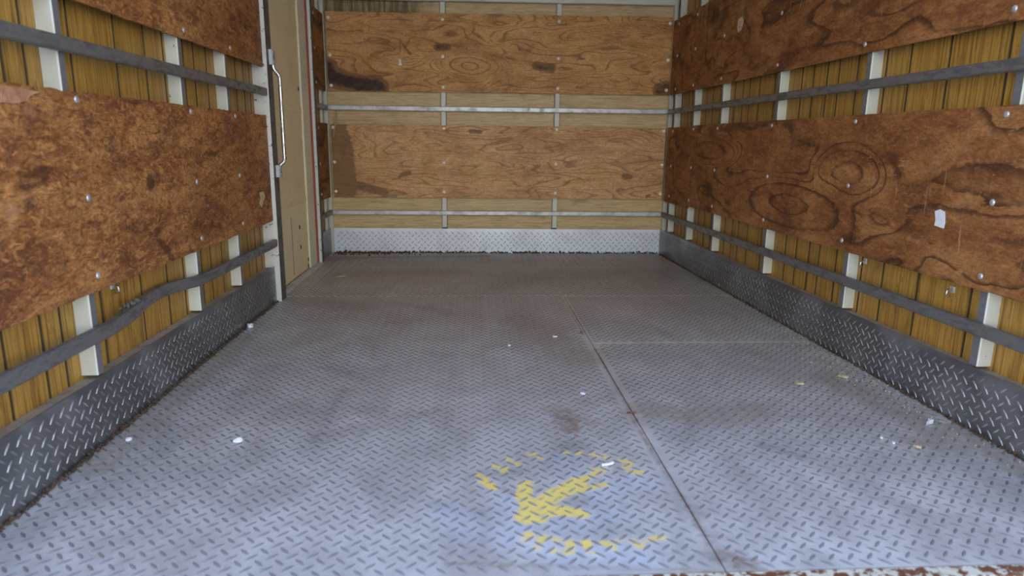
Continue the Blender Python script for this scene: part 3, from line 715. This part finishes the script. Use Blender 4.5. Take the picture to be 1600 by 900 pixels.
# ------------------------------------------------------------------ cargo rails
def rail(F, pts, hz, dep, mat, label, r=0.004, group='cargo rails along the truck walls'):
    """pts: (u, n, z) centre line of the back face."""
    V, Fc = bar_geo(rect_prof(0, dep, -hz / 2, hz / 2, r), pts)
    o = frame_obj('cargo_rail', F, V, Fc, mat)
    return tag(o, label, 'rail', group)
def dense(pts, k=4):
    out = []
    for a, b in zip(pts[:-1], pts[1:]):
        for i in range(k): out.append(tuple(np.array(a) + (np.array(b) - np.array(a)) * i / k))
    out.append(pts[-1]); return out
def wob(u0, u1, z, n=0.0015, seed=0, k=14, amp=0.0006):
    rs = np.random.RandomState(seed)
    return [(u, n + rs.uniform(0, amp), z + rs.uniform(-amp, amp)) for u in np.linspace(u0, u1, k)]
rail(FL, wob(Y0 + 0.02, 3.19, 0.965, seed=1), 0.034, 0.020, M['rail_dark'], 'straight dark grey cargo rail on the left wall, between its two plywood panels')
rail(FL, dense([(Y0 + 0.02, .0015, .285), (1.35, .0015, .284), (1.64, .003, .284), (1.72, .003, .283), (1.84, -.008, .286), (1.97, -.024, .297), (2.05, -.028, .300), (2.14, -.022, .298), (2.27, -.002, .289), (2.33, .0015, .288), (2.75, .0015, .284), (3.19, .0015, .282)], 2),
     0.036, 0.022, M['rail_dark'], 'bent dark cargo rail on the left wall above the tread plate, dented between studs')
rail(FR, wob(-0.07, 3.36, 0.960, seed=3), 0.032, 0.020, M['rail_dark'], 'dark grey cargo rail on the right wall, between its plywood panels')
rail(FR, wob(-0.08, 3.36, 0.281, seed=4), 0.034, 0.022, M['rail_dark'], 'dark scraped cargo rail on the right wall just above the tread plate')
rail(FB, wob(-0.01, 2.255, 0.964, seed=5, amp=.0008), 0.032, 0.022, M['rail_galv'], 'bright galvanised cargo rail across the back wall, between its plywood panels')
rail(FB, wob(-0.01, 2.255, 0.277, seed=6, amp=.0008), 0.030, 0.022, M['rail_galv'], 'bright galvanised cargo rail across the back wall just above the tread plate')
rail(FB, wob(-0.01, 2.262, 1.651, seed=7, amp=.0008), 0.042, 0.030, M['white_paint'], 'white painted cross rail along the top of the back wall')
rail(FN, wob(4.286, 4.615, 0.962, seed=8, k=4), 0.032, 0.018, M['rail_dark'], 'short cargo rail beside the far post of the side door, upper one')
rail(FN, wob(4.286, 4.615, 0.279, seed=9, k=4), 0.032, 0.018, M['rail_dark'], 'short cargo rail beside the far post of the side door, lower one')

# ------------------------------------------------------------------ tread kick plates along the foot of the walls
GK = 'tread kick plates at the foot of the walls'
def kick(F, u0, u1, h, label, pitch, origin, mat=M['tread_side'], step=0.06, n0=0.0, th=0.003):
    def nf(U, Z): return 0.0012 * (fbm(U * 2.2, Z * 3, 90, 2) - 0.5)
    V, Fc = slab_geo(u0, u1, 0.0, h, n0, n0 + th, step, None, nf)
    o = frame_obj('kick_plate', F, V, Fc, mat)
    tag(o, label, 'tread plate', GK)
    tl, tf = tread(F, u0, u1, 0.0, h - 0.006, pitch, n0 + th, origin)
    if len(tl):
        tl[:, 1] += 0.0012 * (fbm(tl[:, 0] * 2.2, tl[:, 2] * 3, 90, 2) - 0.5)
        tread_obj('tread_bars', F, tl, tf, mat, o)
    return o
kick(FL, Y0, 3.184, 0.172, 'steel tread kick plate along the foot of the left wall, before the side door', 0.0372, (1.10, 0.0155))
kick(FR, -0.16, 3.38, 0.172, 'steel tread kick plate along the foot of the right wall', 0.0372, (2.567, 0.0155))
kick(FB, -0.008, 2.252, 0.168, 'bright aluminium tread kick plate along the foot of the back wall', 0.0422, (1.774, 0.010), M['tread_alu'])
kick(FN, 4.287, 4.60, 0.172, 'short dark tread kick plate in the corner past the side door', 0.0372, (4.30, 0.0155))

# ------------------------------------------------------------------ grab handle on the door post
def tube(pts, r, k=10):
    pts = [np.array(p, float) for p in pts]; V = []; Fc = []
    up = np.array([0.3, 0.9, 0.2])
    for i, p in enumerate(pts):
        t = pts[min(i + 1, len(pts) - 1)] - pts[max(i - 1, 0)]; t /= np.linalg.norm(t)
        a = np.cross(t, up); a /= np.linalg.norm(a); b = np.cross(t, a)
        for j in range(k):
            q = 2 * math.pi * j / k; V.append(p + r * (math.cos(q) * a + math.sin(q) * b))
    for i in range(len(pts) - 1):
        for j in range(k):
            j2 = (j + 1) % k; Fc.append((i * k + j, i * k + j2, (i + 1) * k + j2, (i + 1) * k + j))
    Fc.append(tuple(range(k))); Fc.append(tuple(range((len(pts) - 1) * k, len(pts) * k)))
    return np.array(V), Fc
def rounded(pts, r=0.014, k=4):
    pts = [np.array(p, float) for p in pts]; out = [pts[0]]
    for a, b, c in zip(pts[:-2], pts[1:-1], pts[2:]):
        d1 = a - b; d2 = c - b; l1 = min(r, np.linalg.norm(d1) / 2.1); l2 = min(r, np.linalg.norm(d2) / 2.1)
        p1 = b + d1 / np.linalg.norm(d1) * l1; p2 = b + d2 / np.linalg.norm(d2) * l2
        for i in range(k + 1):
            t = i / k; out.append((1 - t) ** 2 * p1 + 2 * t * (1 - t) * b + t * t * p2)
    out.append(pts[-1]); return out
hb = FL.P(3.24, 0.026, 0.585)
hd = tag(empty('grab_handle', hb), 'bent chrome grab handle on the post of the cream side door', 'handle')
V, Fc = tube([tuple(p) for p in rounded([(3.240, 0.038, 1.125), (3.240, 0.038, 1.068), (3.245, 0.063, 1.040), (3.245, 0.063, 0.655), (3.240, 0.040, 0.640), (3.240, 0.038, 0.605)])], 0.0092)
P = V
frame_obj('grip', FL, P, Fc, M['chrome'], hd, smooth=True)
for z0, z1 in ((1.085, 1.150), (0.585, 0.640)):
    br = vbar('bracket', FL, 3.215, 3.264, 0.025, 0.045, z0, z1, M['rail_galv'], hd, 0.004)
    for zz in (z0 + 0.012, z1 - 0.012):
        V, Fc = tube([(3.228, 0.044, zz), (3.228, 0.048, zz)], 0.006, 8)
        frame_obj('screw', FL, V, Fc, M['bolt'], br)

# ------------------------------------------------------------------ small hooks on the lining
def hook(F, px, py, label):
    u, z = on_wall(F, px, py, LIN)
    o = tag(empty('wall_hook', F.P(u, LIN, z - 0.012)), label, 'hook', 'small metal hooks on the wood lining')
    vbar('hook_plate', F, u - 0.010, u + 0.010, LIN - 0.001, LIN + 0.003, z - 0.004, z + 0.014, M['rail_galv'], o, 0.001)
    V, Fc = tube(rounded([(u, LIN + 0.002, z + 0.006), (u, LIN + 0.016, z + 0.004), (u, LIN + 0.018, z - 0.012), (u, LIN + 0.008, z - 0.016)], 0.006), 0.003, 6)
    frame_obj('hook_loop', F, V, Fc, M['chrome'], o, smooth=True)
hook(FL, 175, 449, 'small metal hook on the left lining above the bent rail')
hook(FR, 1352, 410, 'small metal hook on the right lining close to a stud, farther of two')
hook(FR, 1488, 455, 'small metal hook on the right lining under the long panel, nearer of two')

# ------------------------------------------------------------------ paper, torn patches, litter
def scrap(name, F, outline, n0, th, mat, label, cat, group=None, curl=0.0, seed=0):
    """outline: local (u, z) polygon; slightly buckled closed sheet."""
    rs = np.random.RandomState(seed); k = len(outline)
    c = np.mean(outline, 0)
    V = []
    for lv in (0, 1):
        for (u, z) in outline: V.append((u, n0 + lv * th + (rs.rand() * curl if lv else 0), z))
        V.append((c[0], n0 + lv * th + (curl * 0.8 if lv else 0), c[1]))
    Fc = []
    for i in range(k):
        j = (i + 1) % k
        Fc += [(i, j, k), (k + 1 + i, 2 * k + 1, k + 1 + j), (i, k + 1 + i, k + 1 + j, j)]
    o = frame_obj(name, F, np.array(V), Fc, mat)
    return tag(o, label, cat, group)
def wall_scrap(F, pix, n, th, mat, label, cat, seed=0):
    return scrap(cat.replace(' ', '_'), F, [on_wall(F, x, y, n) for x, y in pix], n, th, mat, label, cat, None, 0.0006, seed)
PN = 0.0104
wall_scrap(FR, [(1461, 330), (1469, 327), (1477, 331), (1477, 348), (1475, 357), (1468, 355), (1460, 352), (1462, 344)], PN, 0.0006, M['paper'], 'torn white sticker remnant on the lower plywood panel of the right wall', 'sticker', 1)
wall_scrap(FR, [(1154, 30), (1160, 25), (1162, 33), (1158, 47), (1153, 51), (1152, 42)], PN, 0.0006, M['tornwood'], 'torn pale patch on the upper plywood panel of the right wall', 'torn patch', 2)
wall_scrap(FL, [(405, 301), (412, 299), (414, 308), (411, 316), (409, 324), (405, 318), (407, 310)], PN, 0.0006, M['tornwood'], 'peeled pale patch on the lower left panel beside the door post', 'torn patch', 3)
wall_scrap(FB, [(623, 93), (626, 93), (627, 99), (629, 102), (622, 102), (624, 98)], PN, 0.0006, M['paper'], 'tiny white paper speck stuck on the upper back panel', 'sticker', 4)
wall_scrap(FL, [(0, 133), (25, 136), (48, 141), (62, 144), (46, 149), (40, 158), (20, 162), (0, 160)], PN, 0.0022, M['tornwood'] if False else plain('peeled_veneer', (0.30, 0.13, 0.06), (0.50, 0.27, 0.15), 30, 0.8), 'peeled veneer flap at the top edge of the lower left panel', 'torn patch', 5)

def floor_scrap(name, px, py, lx, ly, mat, label, cat, ang=0, th=0.0012, curl=0.006, group=None, seed=0, pts=None):
    p = on_floor(px, py); rs = np.random.RandomState(seed + 100)
    if pts is None:
        pts = [(math.cos(t) * rs.uniform(.7, 1.05), math.sin(t) * rs.uniform(.7, 1.05)) for t in np.linspace(0, 2 * math.pi, 8)[:-1]]
    ca, sa = math.cos(ang), math.sin(ang)
    out = [(p[0] + (a * lx * ca - b * ly * sa), p[1] + (a * lx * sa + b * ly * ca)) for a, b in pts]
    return scrap(name, FF, out, 0.0020, th, mat, label, cat, group, curl, seed)
GS = 'scraps lying on the floor'
floor_scrap('paper_scrap', 372, 691, .013, .009, M['paper'], 'white crumpled paper scrap on the near left of the floor, larger of two', 'scrap', 0.2, .004, .008, GS, 1)
floor_scrap('paper_scrap', 201, 689, .009, .007, M['paper'], 'small white paper scrap near the foot of the left tread plate', 'scrap', 0.5, .003, .006, GS, 2)
floor_scrap('paper_scrap', 391, 512, .014, .013, M['paper'], 'off-white paper crumb against the left tread plate, near the door post', 'scrap', 0.1, .006, .012, GS, 3)
floor_scrap('paper_scrap', 1450, 663, .020, .010, M['paper'], 'folded white paper scrap among the grit beside the right tread plate', 'scrap', 0.5, .003, .010, GS, 4, pts=[(-1.1, -.5), (-.2, -.35), (.6, -.7), (1.0, .2), (.7, .8), (0, .1)])
floor_scrap('paper_scrap', 950, 727, .023, .0055, M['paper'], 'thin white sliver lying across the yellow paint mark', 'scrap', 0.30, .002, .003, GS, 5)
floor_scrap('dry_leaf', 1249, 600, .015, .016, M['leafdry'], 'pale dry leaf on the floor of the right plate', 'leaf', 0, .002, .006, GS, 6)
floor_scrap('dry_leaf', 1433, 699, .013, .013, M['leafdry'], 'pale dry leaf nearest the camera beside the right tread plate', 'leaf', 0.4, .002, .005, GS, 7)
floor_scrap('dry_leaf', 1318, 590, .020, .009, M['leafdry'], 'long pale dry leaf near the right tread plate', 'leaf', -0.7, .002, .005, GS, 8)
floor_scrap('paper_scrap', 910, 616, .009, .010, M['paper'], 'tiny white paper bit left of the floor seam', 'scrap', 0.3, .002, .003, GS, 9)
floor_scrap('paper_scrap', 796, 541, .007, .008, M['paper'], 'tiny white speck in the middle of the floor', 'scrap', 0, .002, .003, GS, 10)
floor_scrap('paper_scrap', 1377, 686, .004, .005, M['paper'], 'tiny white pellet near the dry leaf, nearer of two', 'scrap', 0, .003, .003, GS, 11)
floor_scrap('paper_scrap', 1396, 694, .004, .005, M['paper'], 'tiny white pellet between the folded paper and the dry leaf', 'scrap', 0, .003, .003, GS, 12)
floor_scrap('paper_scrap', 867, 527, .010, .007, M['paper'], 'pale paper crumbs at the crossing of the floor seams', 'scrap', 0, .002, .003, GS, 13)
floor_scrap('paper_scrap', 532, 433, .030, .018, M['leafdry'], 'pale curled strip on the floor in front of the side door', 'scrap', 0.2, .002, .003, GS, 14, pts=[(-1, -.2), (0, -.35), (1, .1), (1, .4), (.1, 0), (-.9, .2)])
floor_scrap('steel_chip', 987, 646, .018, .003, M['rust'], 'rusty steel sliver lying over the long floor seam', 'chip', -0.05, .002, .002, GS, 15)
floor_scrap('grit', 908, 521, .007, .008, M['grey_bit'], 'black crumb by the far end of the floor seam', 'grit', 0, .004, .004, GS, 16)

# loose string hanging from the rail of the back wall
sp = [(527, 172), (525, 184), (523, 198), (521, 214)]
V, Fc = tube([(u, 0.024, z) for u, z in (on_wall(FB, x, y, 0.024) for x, y in sp)], 0.0035, 6)
tag(frame_obj('string', FB, V, Fc, M['leafdry'], smooth=True), 'thin loose string hanging from the upper rail of the back wall', 'string')

# grit heaped along the foot of the plates and dirt on the bent rail
def clumps(name, F, n, ufun, nfun, zfun, sfun, mat, label, seed):
    rs = np.random.RandomState(seed); V = []; Fc = []
    for i in range(n):
        c = np.array([ufun(rs), nfun(rs), zfun(rs)]); s = sfun(rs)
        d = rs.uniform(.6, 1.3, (6, 3)) * np.array([[1, 0, 0], [-1, 0, 0], [0, 1, 0], [0, -1, 0], [0, 0, 1], [0, 0, -1]]) * s + rs.uniform(-.3, .3, (6, 3)) * s
        b = len(V); V += list(c + d)
        Fc += [(b + a, b + e, b + f) for a, e, f in ((0, 2, 4), (2, 1, 4), (1, 3, 4), (3, 0, 4), (2, 0, 5), (1, 2, 5), (3, 1, 5), (0, 3, 5))]
    o = frame_obj(name, F, np.array(V), Fc, mat)
    return tag(o, label, 'dirt', None, 'stuff')
lowz = lambda rs: abs(rs.normal(0, 0.004)) + 0.001
clumps('dirt', FL, 1300, lambda r: r.uniform(Y0 + .02, 3.17), lambda r: .0075 + abs(r.normal(0, .004)), lowz, lambda r: r.uniform(.0018, .0042), M['dirt'], 'brown dirt packed along the foot of the left tread plate', 1)
clumps('dirt', FR, 1700, lambda r: r.uniform(-.1, 3.36), lambda r: .0075 + abs(r.normal(0, .004)), lowz, lambda r: r.uniform(.0018, .0042), M['dirt'], 'brown dirt packed along the foot of the right tread plate', 2)
clumps('dirt', FB, 700, lambda r: r.uniform(.01, 2.24), lambda r: .0075 + abs(r.normal(0, .007)), lambda r: abs(r.normal(0, .005)) + .001, lambda r: r.uniform(.003, .007), M['dirt'], 'brown dirt packed along the foot of the back tread plate', 3)
clumps('rust_flakes', FB, 260, lambda r: min(0.01 + abs(r.normal(0, .25)), 1.0), lambda r: .01 + abs(r.normal(0, .05)), lambda r: .003, lambda r: r.uniform(.003, .008), M['rust'], 'rust flakes on the floor in the far corner past the side door', 4)
clumps('grit', FR, 330, lambda r: float(np.clip(r.normal(2.35, .28), 1.5, 3.2)), lambda r: .02 + abs(r.normal(.03, .05)), lambda r: .003, lambda r: r.uniform(.0012, .0032), M['leafdry'], 'scattered straw coloured grit beside the right tread plate', 5)
clumps('dirt', FL, 26, lambda r: r.normal(1.86, .035), lambda r: -.004 + r.uniform(0, .010), lambda r: .311 + r.uniform(0, .006), lambda r: r.uniform(.003, .007), M['grey_bit'], 'grey dirt crumbs on top of the bent rail of the left wall', 6)
